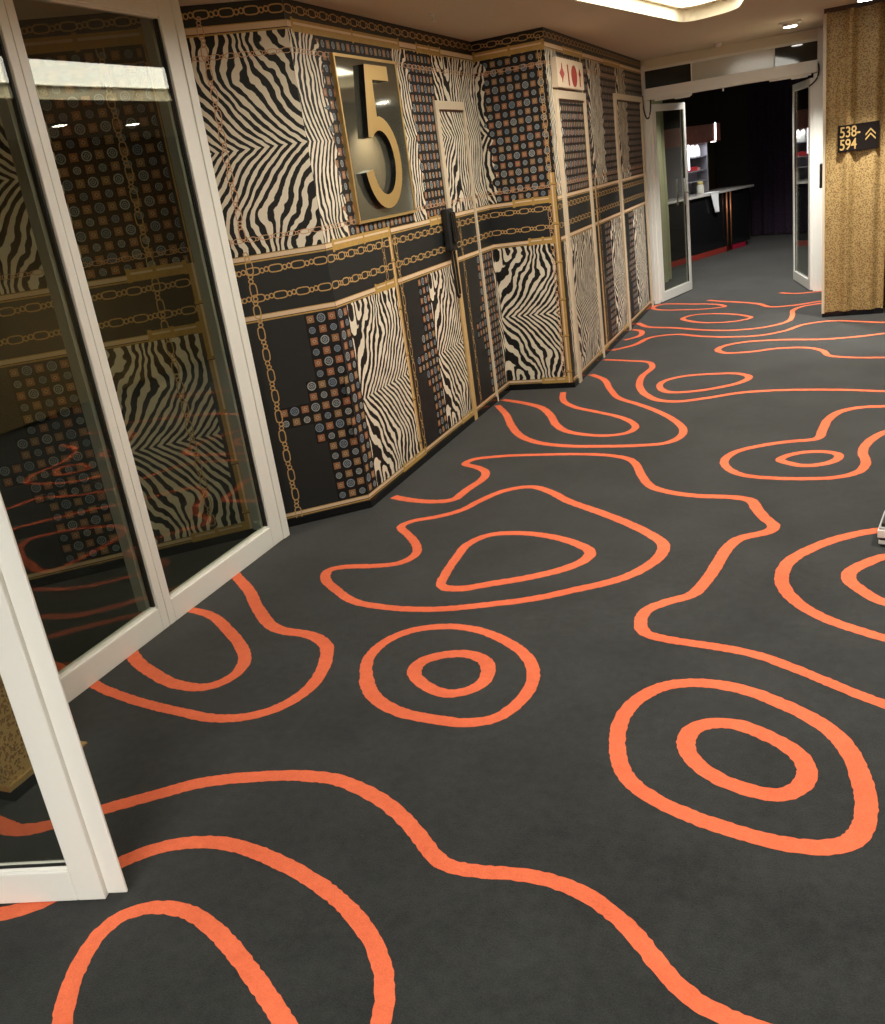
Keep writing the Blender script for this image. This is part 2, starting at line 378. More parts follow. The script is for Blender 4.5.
# ---- floor
CARPET = [
    ('c', [(-2.564,2.85),(-2.435,2.82),(-2.243,2.693),(-2.103,2.576),(-2.024,2.477),(-2.005,2.368),(-2.058,2.289),(-2.165,2.28),(-2.358,2.346),(-2.496,2.419),(-2.576,2.481),(-2.702,2.593),(-2.753,2.771)]),
    ('o', [(-2.651,3.303),(-2.542,3.197),(-2.381,3.059),(-2.212,2.878),(-2.02,2.728),(-1.864,2.705),(-1.765,2.648),(-1.696,2.522),(-1.665,2.333),(-1.708,2.212),(-1.787,2.143),(-1.891,2.113),(-2.072,2.127),(-2.278,2.159),(-2.493,2.215),(-2.576,2.247),(-2.907,2.353)]),
    ('o', [(-2.412,1.529),(-2.246,1.494),(-2.173,1.482),(-2.106,1.505),(-2.067,1.536),(-1.955,1.626),(-1.849,1.707),(-1.726,1.795),(-1.579,1.851),(-1.421,1.887),(-1.319,1.89),(-1.203,1.858),(-1.077,1.794),(-0.963,1.705),(-0.895,1.644),(-0.626,1.641),(-0.573,1.634),(-0.504,1.614),(-0.434,1.572),(-0.375,1.525),(-0.325,1.469),(-0.271,1.415),(-0.222,1.381),(-0.163,1.361),(-0.086,1.347),(0.006,1.34)]),
    ('o', [(-2.005,1.167),(-1.942,1.208),(-1.878,1.248),(-1.81,1.342),(-1.744,1.446),(-1.689,1.506),(-1.604,1.553),(-1.5,1.574),(-1.377,1.561),(-1.247,1.527),(-1.115,1.477),(-0.995,1.406),(-0.915,1.334),(-0.869,1.269),(-0.843,1.209),(-0.828,1.151),(-0.823,1.082)]),
    ('c', [(-1.499,0.959),(-1.557,1.036),(-1.607,1.139),(-1.624,1.229),(-1.599,1.294),(-1.533,1.33),(-1.443,1.336),(-1.345,1.305),(-1.233,1.247),(-1.142,1.191),(-1.076,1.148),(-1.011,1.102),(-0.953,1.024),(-1.012,0.932),(-1.184,0.873),(-1.364,0.888)]),
    ('c', [(-1.488,2.443),(-1.54,2.579),(-1.524,2.709),(-1.449,2.8),(-1.337,2.84),(-1.207,2.829),(-1.079,2.766),(-0.975,2.68),(-0.909,2.573),(-0.888,2.467),(-0.903,2.362),(-0.952,2.267),(-1.032,2.234),(-1.137,2.235),(-1.265,2.253),(-1.387,2.315)]),
    ('c', [(-1.323,2.49),(-1.331,2.571),(-1.268,2.628),(-1.17,2.649),(-1.1,2.615),(-1.058,2.529),(-1.062,2.451),(-1.105,2.402),(-1.159,2.383),(-1.234,2.414),(-1.298,2.46)]),
    ('c', [(-1.481,3.171),(-1.517,3.304),(-1.53,3.465),(-1.528,3.64),(-1.462,3.745),(-1.318,3.772),(-1.16,3.738),(-1.012,3.655),(-0.934,3.569),(-0.942,3.486),(-1.008,3.394),(-1.131,3.3),(-1.285,3.221),(-1.416,3.161)]),
    ('c', [(-2.086,3.241),(-2.101,3.302),(-2.039,3.336),(-1.891,3.358),(-1.774,3.404),(-1.743,3.49),(-1.787,3.606),(-1.881,3.727),(-1.971,3.848),(-1.938,3.904),(-1.83,3.963),(-1.732,4.05),(-1.661,4.224),(-1.573,4.364),(-1.455,4.416),(-1.343,4.352),(-1.195,4.201),(-0.996,4.046),(-0.83,3.904),(-0.705,3.774),(-0.638,3.676),(-0.631,3.566),(-0.666,3.449),(-0.737,3.334),(-0.826,3.257),(-0.929,3.19),(-1.048,3.111),(-1.224,3.039),(-1.433,2.973),(-1.642,2.966),(-1.798,2.996),(-1.948,3.096)]),
    ('o', [(-2.205,4.259),(-2.069,4.206),(-1.92,4.186),(-1.83,4.208),(-1.813,4.312),(-1.801,4.398),(-1.773,4.548),(-1.797,4.666),(-1.889,4.76),(-1.988,4.827),(-1.961,4.903),(-1.846,4.949),(-1.776,4.963),(-1.545,4.974),(-1.318,4.971),(-1.135,4.938),(-1.007,4.864),(-0.972,4.811),(-0.888,4.582),(-0.799,4.397),(-0.699,4.321),(-0.569,4.275),(-0.387,4.253),(-0.319,4.223),(-0.284,4.118),(-0.235,3.98),(-0.193,3.887),(-0.22,3.831),(-0.321,3.763),(-0.365,3.667),(-0.39,3.516),(-0.42,3.33),(-0.464,3.19),(-0.551,3.121),(-0.601,3.063),(-0.613,2.958),(-0.582,2.876),(-0.509,2.845),(-0.365,2.818),(-0.206,2.778),(-0.065,2.695),(0.047,2.616),(0.134,2.557),(0.232,2.505),(0.31,2.469)]),
    ('c', [(-0.552,2.222),(-0.561,2.338),(-0.521,2.472),(-0.451,2.549),(-0.35,2.576),(-0.235,2.56),(-0.112,2.495),(-0.007,2.413),(0.06,2.315),(0.094,2.186),(0.106,2.066),(0.096,1.979),(0.062,1.911),(-0.004,1.884),(-0.087,1.881),(-0.184,1.899),(-0.296,1.932),(-0.408,1.984),(-0.491,2.056),(-0.53,2.135)]),
    ('c', [(-0.36,2.248),(-0.352,2.315),(-0.304,2.358),(-0.23,2.365),(-0.145,2.323),(-0.064,2.257),(-0.032,2.178),(-0.05,2.103),(-0.095,2.06),(-0.159,2.065),(-0.247,2.096),(-0.312,2.15),(-0.349,2.204)]),
    ('c', [(0.329,3.888),(0.214,3.866),(0.084,3.792),(-0.038,3.668),(-0.12,3.535),(-0.146,3.382),(-0.128,3.271),(-0.075,3.156),(0.011,3.054),(0.111,2.984),(0.191,2.938),(0.297,2.908),(0.479,3.061),(0.563,3.413),(0.501,3.762)]),
    ('c', [(0.298,3.609),(0.225,3.598),(0.148,3.523),(0.095,3.445),(0.089,3.387),(0.13,3.294),(0.19,3.209),(0.259,3.178),(0.359,3.289),(0.397,3.482)]),
    ('o', [(0.697,5.807),(0.464,5.806),(0.335,5.789),(0.222,5.791),(0.098,5.715),(0.027,5.55),(-0.007,5.326),(-0.039,5.164),(-0.154,5.137),(-0.318,5.066),(-0.445,4.959),(-0.489,4.817),(-0.454,4.672),(-0.366,4.569),(-0.226,4.526),(-0.077,4.514),(0.068,4.534),(0.155,4.603),(0.195,4.724),(0.187,4.932),(0.232,5.124),(0.308,5.265),(0.433,5.376),(0.661,5.476)]),
    ('c', [(-0.21,4.803),(-0.147,4.908),(-0.022,4.945),(0.071,4.896),(0.074,4.832),(0.01,4.742),(-0.081,4.71),(-0.174,4.765)]),
    ('o', [(-2.222,6.178),(-2.072,5.918),(-1.925,5.595),(-1.784,5.356),(-1.627,5.212),(-1.434,5.137),(-1.202,5.116),(-0.996,5.117),(-0.844,5.154),(-0.782,5.271),(-0.784,5.425),(-0.848,5.593),(-0.994,5.841),(-1.16,6.05),(-1.333,6.242),(-1.45,6.509),(-1.594,6.883),(-1.719,7.041)]),
    ('o', [(-2.233,6.343),(-2.046,6.229),(-1.873,6.088),(-1.725,5.843),(-1.615,5.591),(-1.513,5.452),(-1.363,5.363),(-1.217,5.334),(-1.118,5.378),(-1.083,5.497),(-1.119,5.595),(-1.237,5.753),(-1.418,5.897),(-1.61,6.05),(-1.719,6.2),(-1.804,6.498)]),
    ('o', [(-1.72,7.569),(-1.491,7.473),(-1.311,7.372),(-1.26,7.227),(-1.283,6.858),(-1.241,6.544),(-1.152,6.301),(-1.021,6.126),(-0.9,6.088),(-0.828,6.107),(-0.689,6.169),(-0.53,6.252),(-0.348,6.28),(-0.088,6.259),(0.161,6.206),(0.352,6.14),(0.485,6.109),(0.727,6.089)]),
    ('c', [(-1.074,6.455),(-1.087,6.696),(-0.964,6.82),(-0.759,6.846),(-0.575,6.816),(-0.491,6.7),(-0.532,6.556),(-0.672,6.427),(-0.858,6.344),(-1.002,6.352)]),
    ('o', [(0.856,8.153),(0.619,8.015),(0.443,7.947),(0.244,7.887),(0.009,7.864),(-0.334,7.95),(-0.638,7.943),(-0.781,7.819),(-0.808,7.701),(-0.732,7.557),(-0.558,7.544),(-0.321,7.619),(-0.107,7.567),(-0.014,7.446),(0.042,7.239),(0.182,7.147),(0.4,7.089),(0.551,7.048),(0.749,7.036)]),
    ('o', [(-1.728,7.943),(-1.581,8.103),(-1.439,8.457),(-1.241,8.493),(-1.053,8.355),(-0.765,8.215),(-0.499,8.194),(-0.323,8.315),(-0.148,8.57),(0.06,8.639),(0.262,8.528),(0.466,8.403),(0.644,8.375),(0.863,8.219)]),
    ('o', [(-1.707,8.384),(-1.609,8.5),(-1.592,8.677),(-1.66,8.843),(-1.723,8.882)]),
    ('o', [(-1.73,9.236),(-1.584,8.978),(-1.317,8.829),(-0.996,8.602),(-0.735,8.507),(-0.493,8.552),(-0.324,8.716),(-0.273,9.063),(-0.274,9.32),(-0.193,9.496),(-0.035,9.586),(0.151,9.643)]),
    ('c', [(-1.299,9.324),(-1.216,9.467),(-0.963,9.43),(-0.704,9.214),(-0.637,9.084),(-0.744,8.962),(-0.976,8.957),(-1.188,9.107)]),
    ('c', [(-1.728,10.116),(-1.681,10.3),(-1.336,10.176),(-1.017,9.982),(-0.945,9.831),(-1.093,9.785),(-1.393,9.844),(-1.626,9.95)]),
    ('o', [(-1.17,10.344),(-0.986,10.169),(-0.829,10.051),(-0.626,9.853),(-0.46,9.585),(-0.282,9.594),(-0.036,9.717),(0.182,9.779)]),
    ('o', [(-0.435,10.452),(-0.272,10.32),(-0.085,10.324),(0.13,10.375)]),
]
def catmull(pts, closed, n=10):
    P = [Vector((x, y)) for x, y in pts]; N = len(P); out = []
    rng = range(N if closed else N - 1)
    for i in rng:
        g = lambda k: P[k % N] if closed else P[min(max(k, 0), N - 1)]
        p0, p1, p2, p3 = g(i - 1), g(i), g(i + 1), g(i + 2)
        # centripetal-ish: limit tangents by segment length
        d1 = (p2 - p1).length
        def tan(a, b, c):
            la, lb = (b - a).length, (c - b).length
            if la < 1e-6 or lb < 1e-6: return (c - a) * 0.5
            t = ((b - a) / la * lb + (c - b) / lb * la) / (la + lb)
            return t * d1
        m1 = tan(p0, p1, p2); m2 = tan(p1, p2, p3)
        k = max(2, min(40, int(d1 / 0.03) + 2))
        for j in range(k):
            t = j / k
            out.append(p1 * (2*t**3 - 3*t*t + 1) + m1 * (t**3 - 2*t*t + t) + p2 * (-2*t**3 + 3*t*t) + m2 * (t**3 - t*t))
    if not closed: out.append(P[-1])
    return out
def resample(P, step, closed):
    Q = P + [P[0]] if closed else P
    out = [Q[0]]; acc = 0.0
    for a, b in zip(Q, Q[1:]):
        L = (b - a).length
        while acc + L >= step:
            t = (step - acc) / L; a = a + (b - a) * t; L = (b - a).length; out.append(a); acc = 0.0
        acc += L
    return out
bm = bmesh.new()
f = bm.faces.new([bm.verts.new(v) for v in ((-4.4, -3.2, 0), (3.0, -3.2, 0), (3.0, 19, 0), (-4.4, 19, 0))])
RW = 0.0245
for kind, pts in CARPET:
    closed = kind == 'c'
    P = resample(catmull(pts, closed), 0.012, closed)
    # smooth a little
    for _ in range(6):
        n = len(P)
        P = [ (P[(i-1) % n] + P[i] * 2 + P[(i+1) % n]) / 4 if (closed or 0 < i < n - 1) else P[i] for i in range(n)]
    n = len(P); L = []; R = []
    for i, p in enumerate(P):
        a = P[(i - 1) % n] if (closed or i > 0) else p
        b = P[(i + 1) % n] if (closed or i < n - 1) else p
        t = (b - a).normalized(); s = Vector((-t.y, t.x))
        w = RW * (1 + 0.10 * math.sin(i * 0.021 + n))
        j1, j2 = random.uniform(-0.002, 0.002), random.uniform(-0.002, 0.002)
        L.append(bm.verts.new((p.x + s.x * (w + j1), p.y + s.y * (w + j1), 0.0012)))
        R.append(bm.verts.new((p.x - s.x * (w + j2), p.y - s.y * (w + j2), 0.0012)))
    for i in range(n if closed else n - 1):
        k = (i + 1) % n
        g = bm.faces.new((R[i], R[k], L[k], L[i])); g.material_index = 1
struct('floor', bm, [CARPET_M, ORANGE], recalc=False)

# ------------------------------------------------------------------ ceiling with the recessed light coffer
def rounded(poly, rad=0.25, n=6):
    out = []; N = len(poly)
    for i in range(N):
        a, b, c = Vector(poly[i - 1]), Vector(poly[i]), Vector(poly[(i + 1) % N])
        r = min(rad, (a - b).length * 0.45, (c - b).length * 0.45)
        p = b + (a - b).normalized() * r; q = b + (c - b).normalized() * r
        for k in range(n + 1):
            t = k / n; out.append(p * (1 - t) ** 2 + b * 2 * t * (1 - t) + q * t * t)
    return out
COF = rounded([(-1.30, 2.45), (-1.43, 5.3), (-1.19, 6.75), (-0.99, 7.98), (-0.60, 7.78), (-0.42, 6.7), (-0.30, 5.2), (-0.45, 2.4)], 0.28)
COF_FILL = rounded([(-1.3, -2.4), (-1.4, -0.9), (-0.7, -0.5), (0.6, -0.8), (0.7, -2.3)], 0.3)  # outline of the added fill light, out of view behind the camera
def ceiling_with_holes():
    tb = bmesh.new()
    outer = [tb.verts.new((x, y, HC)) for x, y in ((-4.4, -3.2), (3.0, -3.2), (3.0, 10.37), (-4.4, 10.37))]
    ed = [tb.edges.new((outer[i], outer[(i + 1) % 4])) for i in range(4)]
    loops = []
    for poly in (COF, COF_FILL):
        vs = [tb.verts.new((p.x, p.y, HC)) for p in poly]; loops.append(vs)
        ed += [tb.edges.new((vs[i], vs[(i + 1) % len(vs)])) for i in range(len(vs))]
    bmesh.ops.triangle_fill(tb, edges=ed, use_beauty=True)
    # drop faces inside holes
    def inside(p, poly):
        c = False; n = len(poly)
        for i in range(n):
            a, b = poly[i], poly[i - 1]
            if (a.y > p.y) != (b.y > p.y) and p.x < (b.x - a.x) * (p.y - a.y) / (b.y - a.y) + a.x: c = not c
        return c
    kill = [f for f in tb.faces if any(inside(f.calc_center_median(), P) for P in (COF, COF_FILL))]
    bmesh.ops.delete(tb, geom=kill, context='FACES_ONLY')
    for vs in loops:
        top = [tb.verts.new((v.co.x, v.co.y, HC + 0.12)) for v in vs]; n = len(vs)
        for i in range(n):
            g = tb.faces.new((vs[i], vs[(i + 1) % n], top[(i + 1) % n], top[i])); g.material_index = 1
        g = tb.faces.new(top); g.material_index = 1
    # ceiling of the corridor beyond the doorway
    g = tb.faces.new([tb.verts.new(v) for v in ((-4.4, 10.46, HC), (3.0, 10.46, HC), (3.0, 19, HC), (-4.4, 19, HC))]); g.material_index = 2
    return tb
struct('ceiling', ceiling_with_holes(), [CEIL, COVE, DARKW], recalc=False)
def coffer_light(poly, label, mat=None):
    c = sum(poly, Vector((0, 0))) / len(poly)
    t = empty('ceiling_light', (c.x, c.y, HC + 0.12))
    tag(t, label, 'ceiling light')
    bm = bmesh.new()
    ins = [c + (p - c) * 0.93 for p in poly]
    lo = [bm.verts.new((p.x, p.y, HC + 0.085)) for p in ins]; hi = [bm.verts.new((p.x, p.y, HC + 0.118)) for p in ins]
    n = len(ins)
    for i in range(n): bm.faces.new((lo[i], lo[(i + 1) % n], hi[(i + 1) % n], hi[i]))
    bm.faces.new(lo); bm.faces.new(hi[::-1])
    obj('diffuser', bm, mat or LAMP, t)
    bm = bmesh.new()
    out = [c + (p - c) * 0.985 for p in poly]
    a = [bm.verts.new((p.x, p.y, HC + 0.08)) for p in ins]; b = [bm.verts.new((p.x, p.y, HC + 0.08)) for p in out]
    a2 = [bm.verts.new((p.x, p.y, HC + 0.119)) for p in ins]; b2 = [bm.verts.new((p.x, p.y, HC + 0.119)) for p in out]
    for i in range(n):
        j = (i + 1) % n
        bm.faces.new((a[i], a[j], b[j], b[i])); bm.faces.new((b[i], b[j], b2[j], b2[i])); bm.faces.new((a[j], a[i], a2[i], a2[j]))
    obj('rim', bm, COVE, t)
    return t
coffer_light(COF, 'large cream rimmed glowing light recessed in the ceiling above the corridor')
coffer_light(COF_FILL, 'unseen glowing panel added behind the viewpoint to brighten the near side', LAMP_FILL)  # added fill light for the near door and carpet

# ------------------------------------------------------------------ printed wallpaper on the left wall
MI = dict(black=0, zebra=1, tile=2, gold=3, cream=4, brown=5, chain=6, pink=7, plain=8)
WM = [BLACKP, ZEBRA, TILE, GOLDP, CREAMP, BROWNP, CHAINP, PINKP, DARKW]
wb = bmesh.new(); wuv = wb.loops.layers.uv.new('UVMap')
def quad(fr, u0, u1, z0, z1, mat, d=0.0, uv=None):
    vs = [wb.verts.new(fr.p(u, z, d)) for u, z in ((u0, z0), (u1, z0), (u1, z1), (u0, z1))]
    f = wb.faces.new(vs); f.material_index = MI[mat]
    for l, (u, z) in zip(f.loops, ((u0, z0), (u1, z0), (u1, z1), (u0, z1))):
        l[wuv].uv = uv(u, z) if uv else (u, z)
def zig(fr, u0, u1, z0, z1, mat, d, uv, amp=0.0, side=1):
    """quad strip whose edge at u1 wanders like the ragged border of the zebra print"""
    n = 40 if amp else 1
    r = random.Random(int(abs(u0 * 1000 + z0 * 77)))
    prev = None
    off = 0
    for k in range(n + 1):
        z = z0 + (z1 - z0) * k / n
        off = amp * (0.6 * math.sin(k * 1.9) + 0.8 * r.uniform(-1, 1)) if 0 < k < n else 0
        cur = (wb.verts.new(fr.p(u0, z, d)), wb.verts.new(fr.p(u1 + off, z, d)), z, off)
        if prev:
            f = wb.faces.new((prev[0], prev[1], cur[1], cur[0])); f.material_index = MI[mat]
            for l, q in zip(f.loops, ((u0, prev[2]), (u1 + prev[3], prev[2]), (u1 + cur[3], z), (u0, z))):
                l[wuv].uv = uv(*q) if uv else q
        prev = cur
def link_ring(fr, cu, cz, du, dz, w, mat, d, seg=16):
    A = []; B = []
    for k in range(seg):
        a = 2 * math.pi * k / seg
        c, s = math.cos(a), math.sin(a)
        e = 0.62 if (du > dz * 1.3 or dz > du * 1.3) else 1.0
        x = math.copysign(abs(c) ** e, c); y = math.copysign(abs(s) ** e, s)
        A.append(wb.verts.new(fr.p(cu + x * du, cz + y * dz, d)))
        B.append(wb.verts.new(fr.p(cu + x * (du - w), cz + y * (dz - w), d)))
    for k in range(seg):
        f = wb.faces.new((A[k], A[(k + 1) % seg], B[(k + 1) % seg], B[k])); f.material_index = MI[mat]
def chain_h(fr, u0, u1, z, mat='chain', s=1.0, d=0.0018, w=0.0058):
    u = u0; i = 0
    pat = [(0.036, 0.020), (0.013, 0.014), (0.013, 0.014)]
    while u < u1:
        hu, hz = pat[i % 3]; hu *= s; hz *= s
        if u + 2 * hu > u1 + 0.01: break
        link_ring(fr, u + hu, z + 0.002 * math.sin(i * 2.1), hu, hz, w * s, mat, d + (i % 2) * 0.0003)
        u += 2 * hu - 0.004; i += 1
def chain_v(fr, u, z0, z1, mat='chain', s=1.0, d=0.0018, w=0.0058):
    z = z0; i = 0
    pat = [(0.036, 0.020), (0.013, 0.014), (0.013, 0.014)]
    while z < z1:
        hz, hu = pat[i % 3]; hu *= s; hz *= s
        if z + 2 * hz > z1 + 0.01: break
        link_ring(fr, u + 0.003 * math.sin(i * 1.7), z + hz, hu, hz, w * s, mat, d + (i % 2) * 0.0003)
        z += 2 * hz - 0.004; i += 1
def bar_h(fr, u0, u1, zc, h=0.034, d=0.0012):
    quad(fr, u0, u1, zc - h/2, zc - h/2 + 0.007, 'gold', d)
    quad(fr, u0, u1, zc - h/2 + 0.007, zc - h/2 + 0.011, 'brown', d)
    quad(fr, u0, u1, zc - h/2 + 0.011, zc + h/2 - 0.004, 'cream', d)
    quad(fr, u0, u1, zc + h/2 - 0.004, zc + h/2, 'gold', d)
def joint_h(fr, u0, u1, zc, h=0.052, d=0.0024):
    quad(fr, u0, u1, zc - h/2, zc + h/2, 'gold', d)
    quad(fr, u0, u1, zc + h*0.05, zc + h*0.25, 'cream', d + 0.0003)
    for u in (u0, (u0+u1)/2, u1 - 0.02): quad(fr, u, u + 0.02, zc - h*0.62, zc + h*0.62, 'gold', d + 0.0005)
def bar_v(fr, u0, u1, z0, z1, d=0.0020):
    w = u1 - u0
    quad(fr, u0, u1, z0, z1, 'gold', d)
    quad(fr, u0 + w*0.25, u0 + w*0.5, z0, z1, 'cream', d + 0.0003)
    quad(fr, u1, u1 + w*0.15, z0, z1, 'brown', d)
    z = z0 + 0.11
    while z < z1 - 0.05:
        quad(fr, u0 - w*0.1, u1 + w*0.1, z, z + 0.014, 'gold', d + 0.0006)
        quad(fr, u0 - w*0.1, u1 + w*0.1, z - 0.004, z, 'brown', d + 0.0006)
        z += 0.27
def zeb(fr, u0, u1, z0, z1, ua, zc, sg, amp=0.0):
    zig(fr, u0, u1, z0, z1, 'zebra', 0.0006, lambda u, z: (sg * (u - ua), z - zc), amp)
def til(fr, u0, u1, z0, z1, d=0.0003, uo=0.0):
    quad(fr, u0, u1, z0, z1, 'tile', d, lambda u, z: (u + uo, z - z0))
def arrow_tiles(fr, u1, z0, z1, base, sg=1, reach=5):
    """medallion field against u1, its free edge stepped like an arrow; sg=+1 free edge towards -u"""
    cs = 0.0552; n = int((z1 - z0) / cs)
    for j in range(n):
        k = abs(j - (n // 2 - 1)) if j < n // 2 else abs(j - n // 2)
        ext = reach if k == 0 else (1 if k in (1, 2) else 0)
        c = base + ext
        a, b = (u1 - sg * c * cs), u1
        quad(fr, min(a, b), max(a, b), z0 + j * cs, z0 + (j + 1) * cs, 'tile', 0.0003 + (0.0001), lambda u, z: (sg * (u - u1) + 40 * cs, z - z0))
LO0, LO1 = 0.077, 1.073       # lower field
UP0, UP1 = 1.392, 2.345       # upper field
ZL, ZU = 0.570, 1.860
def frieze(fr, u0, u1):
    bar_h(fr, u0, u1, 2.362, 0.040)
    bar_h(fr, u0, u1, 1.373, 0.034)
    bar_h(fr, u0, u1, 1.092, 0.034)
    bar_h(fr, u0, u1, 0.060, 0.030)
    chain_h(fr, u0, u1, 2.428)
    chain_h(fr, u0, u1, 1.315)
    chain_h(fr, u0, u1, 1.187)
    chain_h(fr, u0, u1, 2.255, 'pink', 0.62)
    chain_h(fr, u0, u1, 1.462, 'pink', 0.62)
# --- wall A (left, slanting; u grows to the left, partly seen through the glass)
quad(FA, 0.031, 4.3, 0, HC, 'black')
frieze(FA, 0.031, 2.3)
zeb(FA, 0.031, 0.645, UP0, UP1, -0.037, ZU, -1)
til(FA, 0.69, 1.15, UP0, UP1)
zeb(FA, 1.15, 1.95, UP0, UP1, 1.20, ZU, -1)
arrow_tiles(FA, 0.031, LO0, LO1, 3, -1, 4)
zeb(FA, 0.72, 1.32, LO0, LO1, 1.28, ZL, 1)
arrow_tiles(FA, 1.32, LO0, LO1, 5, -1, 3)
bar_v(FA, 0.66, 0.70, 0.02, 1.40)
quad(FA, 0.640, 0.656, UP0, UP1, 'cream', 0.0014); quad(FA, 0.668, 0.676, UP0, UP1, 'gold', 0.0014)
joint_h(FA, 0.70, 0.98, 1.385); joint_h(FA, 0.70, 0.98, 0.062, 0.045); joint_h(FA, 0.70, 0.95, 1.10, 0.045); joint_h(FA, 0.66, 1.22, 2.366, 0.06)
chain_v(FA, 0.418, 1.46, 2.44, 'pink', 0.8); chain_v(FA, 0.418, 0.03, 1.42, 'chain', 0.95)
chain_v(FA, 0.862, 0.10, 2.40, 'chain', 0.9)
# --- wall B
quad(FB, -0.018, 2.522, 0, HC, 'black')
frieze(FB, -0.018, 2.522)
zeb(FB, -0.018, 0.26, UP0, UP1, -0.037, ZU, 1, 0.04)
til(FB, 0.2, 1.20, UP0, UP1)
zeb(FB, 1.13, 1.33, UP0, UP1, 1.02, ZU, 1, 0.03)
til(FB, 1.25, 1.72, UP0, UP1)
zeb(FB, 1.72, 2.522, UP0, UP1, 1.98, ZU, 1)
arrow_tiles(FB, 0.100, LO0, LO1, 2, 1, 0)
zeb(FB, 0.100, 0.72, LO0, LO1, 0.13, ZL, -1)
bar_v(FB, 0.715, 0.755, 0.02, 1.39)
chain_v(FB, 0.80, 0.05, 1.36, 'chain', 0.9); chain_v(FB, 0.63, 1.12, 1.36, 'chain', 0.7)
arrow_tiles(FB, 1.20, LO0, LO1, 3, 1, 3)
zeb(FB, 1.20, 1.66, LO0, LO1, 1.23, ZL, -1)
chain_v(FB, 1.86, 0.05, 1.36, 'chain', 0.9)
arrow_tiles(FB, 2.45, LO0, LO1, 6, 1, 3)
zeb(FB, 2.45, 2.522, LO0, LO1, 2.50, ZL, -1)
joint_h(FB, 0.02, 1.25, 2.362, 0.055); joint_h(FB, 0.05, 0.75, 1.373, 0.052); joint_h(FB, 1.35, 1.60, 1.373, 0.052)
joint_h(FB, 0.45, 0.72, 1.095, 0.046); joint_h(FB, 0.45, 0.80, 0.060, 0.045); joint_h(FB, 1.45, 1.75, 0.060, 0.045); joint_h(FB, 1.5, 1.9, 2.362, 0.05)
# --- wall C
quad(FC, 0, 0.515, 0, HC, 'black')
frieze(FC, 0, 0.515)
zeb(FC, 0, 0.06, UP0, UP1, -0.49, ZU, 1, 0.03)
til(FC, 0.02, 0.515, UP0, UP1)
zeb(FC, 0.0, 0.455, LO0, LO1, 0.01, ZL, -1)
bar_v(FC, 0.468, 0.508, 0.01, 1.55)
chain_v(FC, 0.475, 1.5, 2.42, 'chain', 0.8); chain_v(FC, 0.448, 0.05, 1.36, 'pink', 0.7)
joint_h(FC, 0.0, 0.515, 2.366, 0.055); joint_h(FC, 0.18, 0.47, 1.375, 0.046); joint_h(FC, 0.27, 0.47, 1.095, 0.046); joint_h(FC, 0.27, 0.47, 0.062, 0.045)
# --- wall D
quad(FD, 0, 3.73, 0, HC, 'black')
frieze(FD, 0, 3.73)
zeb(FD, 0, 0.30, UP0, UP1, -0.49, ZU, 1, 0.04)
til(FD, 0.22, 1.28, UP0, UP1)
zeb(FD, 1.22, 1.72, UP0, UP1, 1.30, ZU, 1, 0.04)
til(FD, 1.66, 2.42, UP0, UP1)
zeb(FD, 2.35, 2.82, UP0, UP1, 2.45, ZU, 1, 0.05)
til(FD, 2.75, 3.73, UP0, UP1)
zeb(FD, 0.06, 1.05, LO0, LO1, 0.25, ZL, -1)
bar_v(FD, 1.20, 1.26, 0.02, 1.42); chain_v(FD, 1.32, 0.05, 1.36, 'chain', 0.9)
arrow_tiles(FD, 1.70, LO0, LO1, 4, 1, 2)
zeb(FD, 1.70, 2.24, LO0, LO1, 1.73, ZL, -1)
bar_v(FD, 2.235, 2.30, 0.02, 1.42); chain_v(FD, 2.38, 0.05, 1.36, 'chain', 0.9)
arrow_tiles(FD, 2.80, LO0, LO1, 4, 1, 2)
zeb(FD, 2.80, 3.45, LO0, LO1, 2.83, ZL, -1)
joint_h(FD, 0.5, 1.1, 2.362, 0.05); joint_h(FD, 1.9, 2.6, 2.362, 0.05); joint_h(FD, 0.9, 1.3, 0.062, 0.045); joint_h(FD, 2.0, 2.4, 0.062, 0.045)
bar_v(FD, 1.0, 1.04, 1.40, 2.34)
struct('wall_left', wb, WM, recalc=False)

# skirting that follows the wallpapered wall
def skirt(name, pts, h, th, mat, flip=1):
    bm = bmesh.new()
    P = [Vector((x, y)) for x, y in pts]; n = len(P); O = []
    for i in range(n):
        def nm(a, b):
            t = (b - a).normalized(); return Vector((t.y, -t.x)) * flip
        ns = []
        if i > 0: ns.append(nm(P[i-1], P[i]))
        if i < n - 1: ns.append(nm(P[i], P[i+1]))
        if len(ns) == 2:
            m = (ns[0] + ns[1]).normalized(); O.append(P[i] + m * th / max(0.3, m.dot(ns[0])))
        else: O.append(P[i] + ns[0] * th)
    for i in range(n - 1):
        a, b, c, d = P[i], P[i+1], O[i+1], O[i]
        lo = [bm.verts.new((q.x, q.y, 0.0)) for q in (a, b, c, d)]; hi = [bm.verts.new((q.x, q.y, h)) for q in (a, b, c, d)]
        for k in range(4): bm.faces.new((lo[k], lo[(k+1) % 4], hi[(k+1) % 4], hi[k]))
        bm.faces.new(hi); bm.faces.new(lo[::-1])
    return struct(name, bm, mat)
pA = FA.p(4.3, 0); 
skirt('baseboard_left', [(pA.x, pA.y), (-2.268, 4.100), (-2.268, 6.638), (-1.753, 6.638), (-1.753, 10.36)], 0.040, 0.010, BLACKG)

# other walls of the space
bm = bmesh.new(); box(bm, -4.4, 3.0, -3.3, -3.2, 0, HC)
struct('wall_back', bm, speckled('warm_wall_paint', (0.42, 0.36, 0.27), 0.8, scale=4))
bm = bmesh.new(); box(bm, -4.5, -4.4, -3.2, 3.2, 0, HC)
struct('wall_left_rear', bm, DARKW)

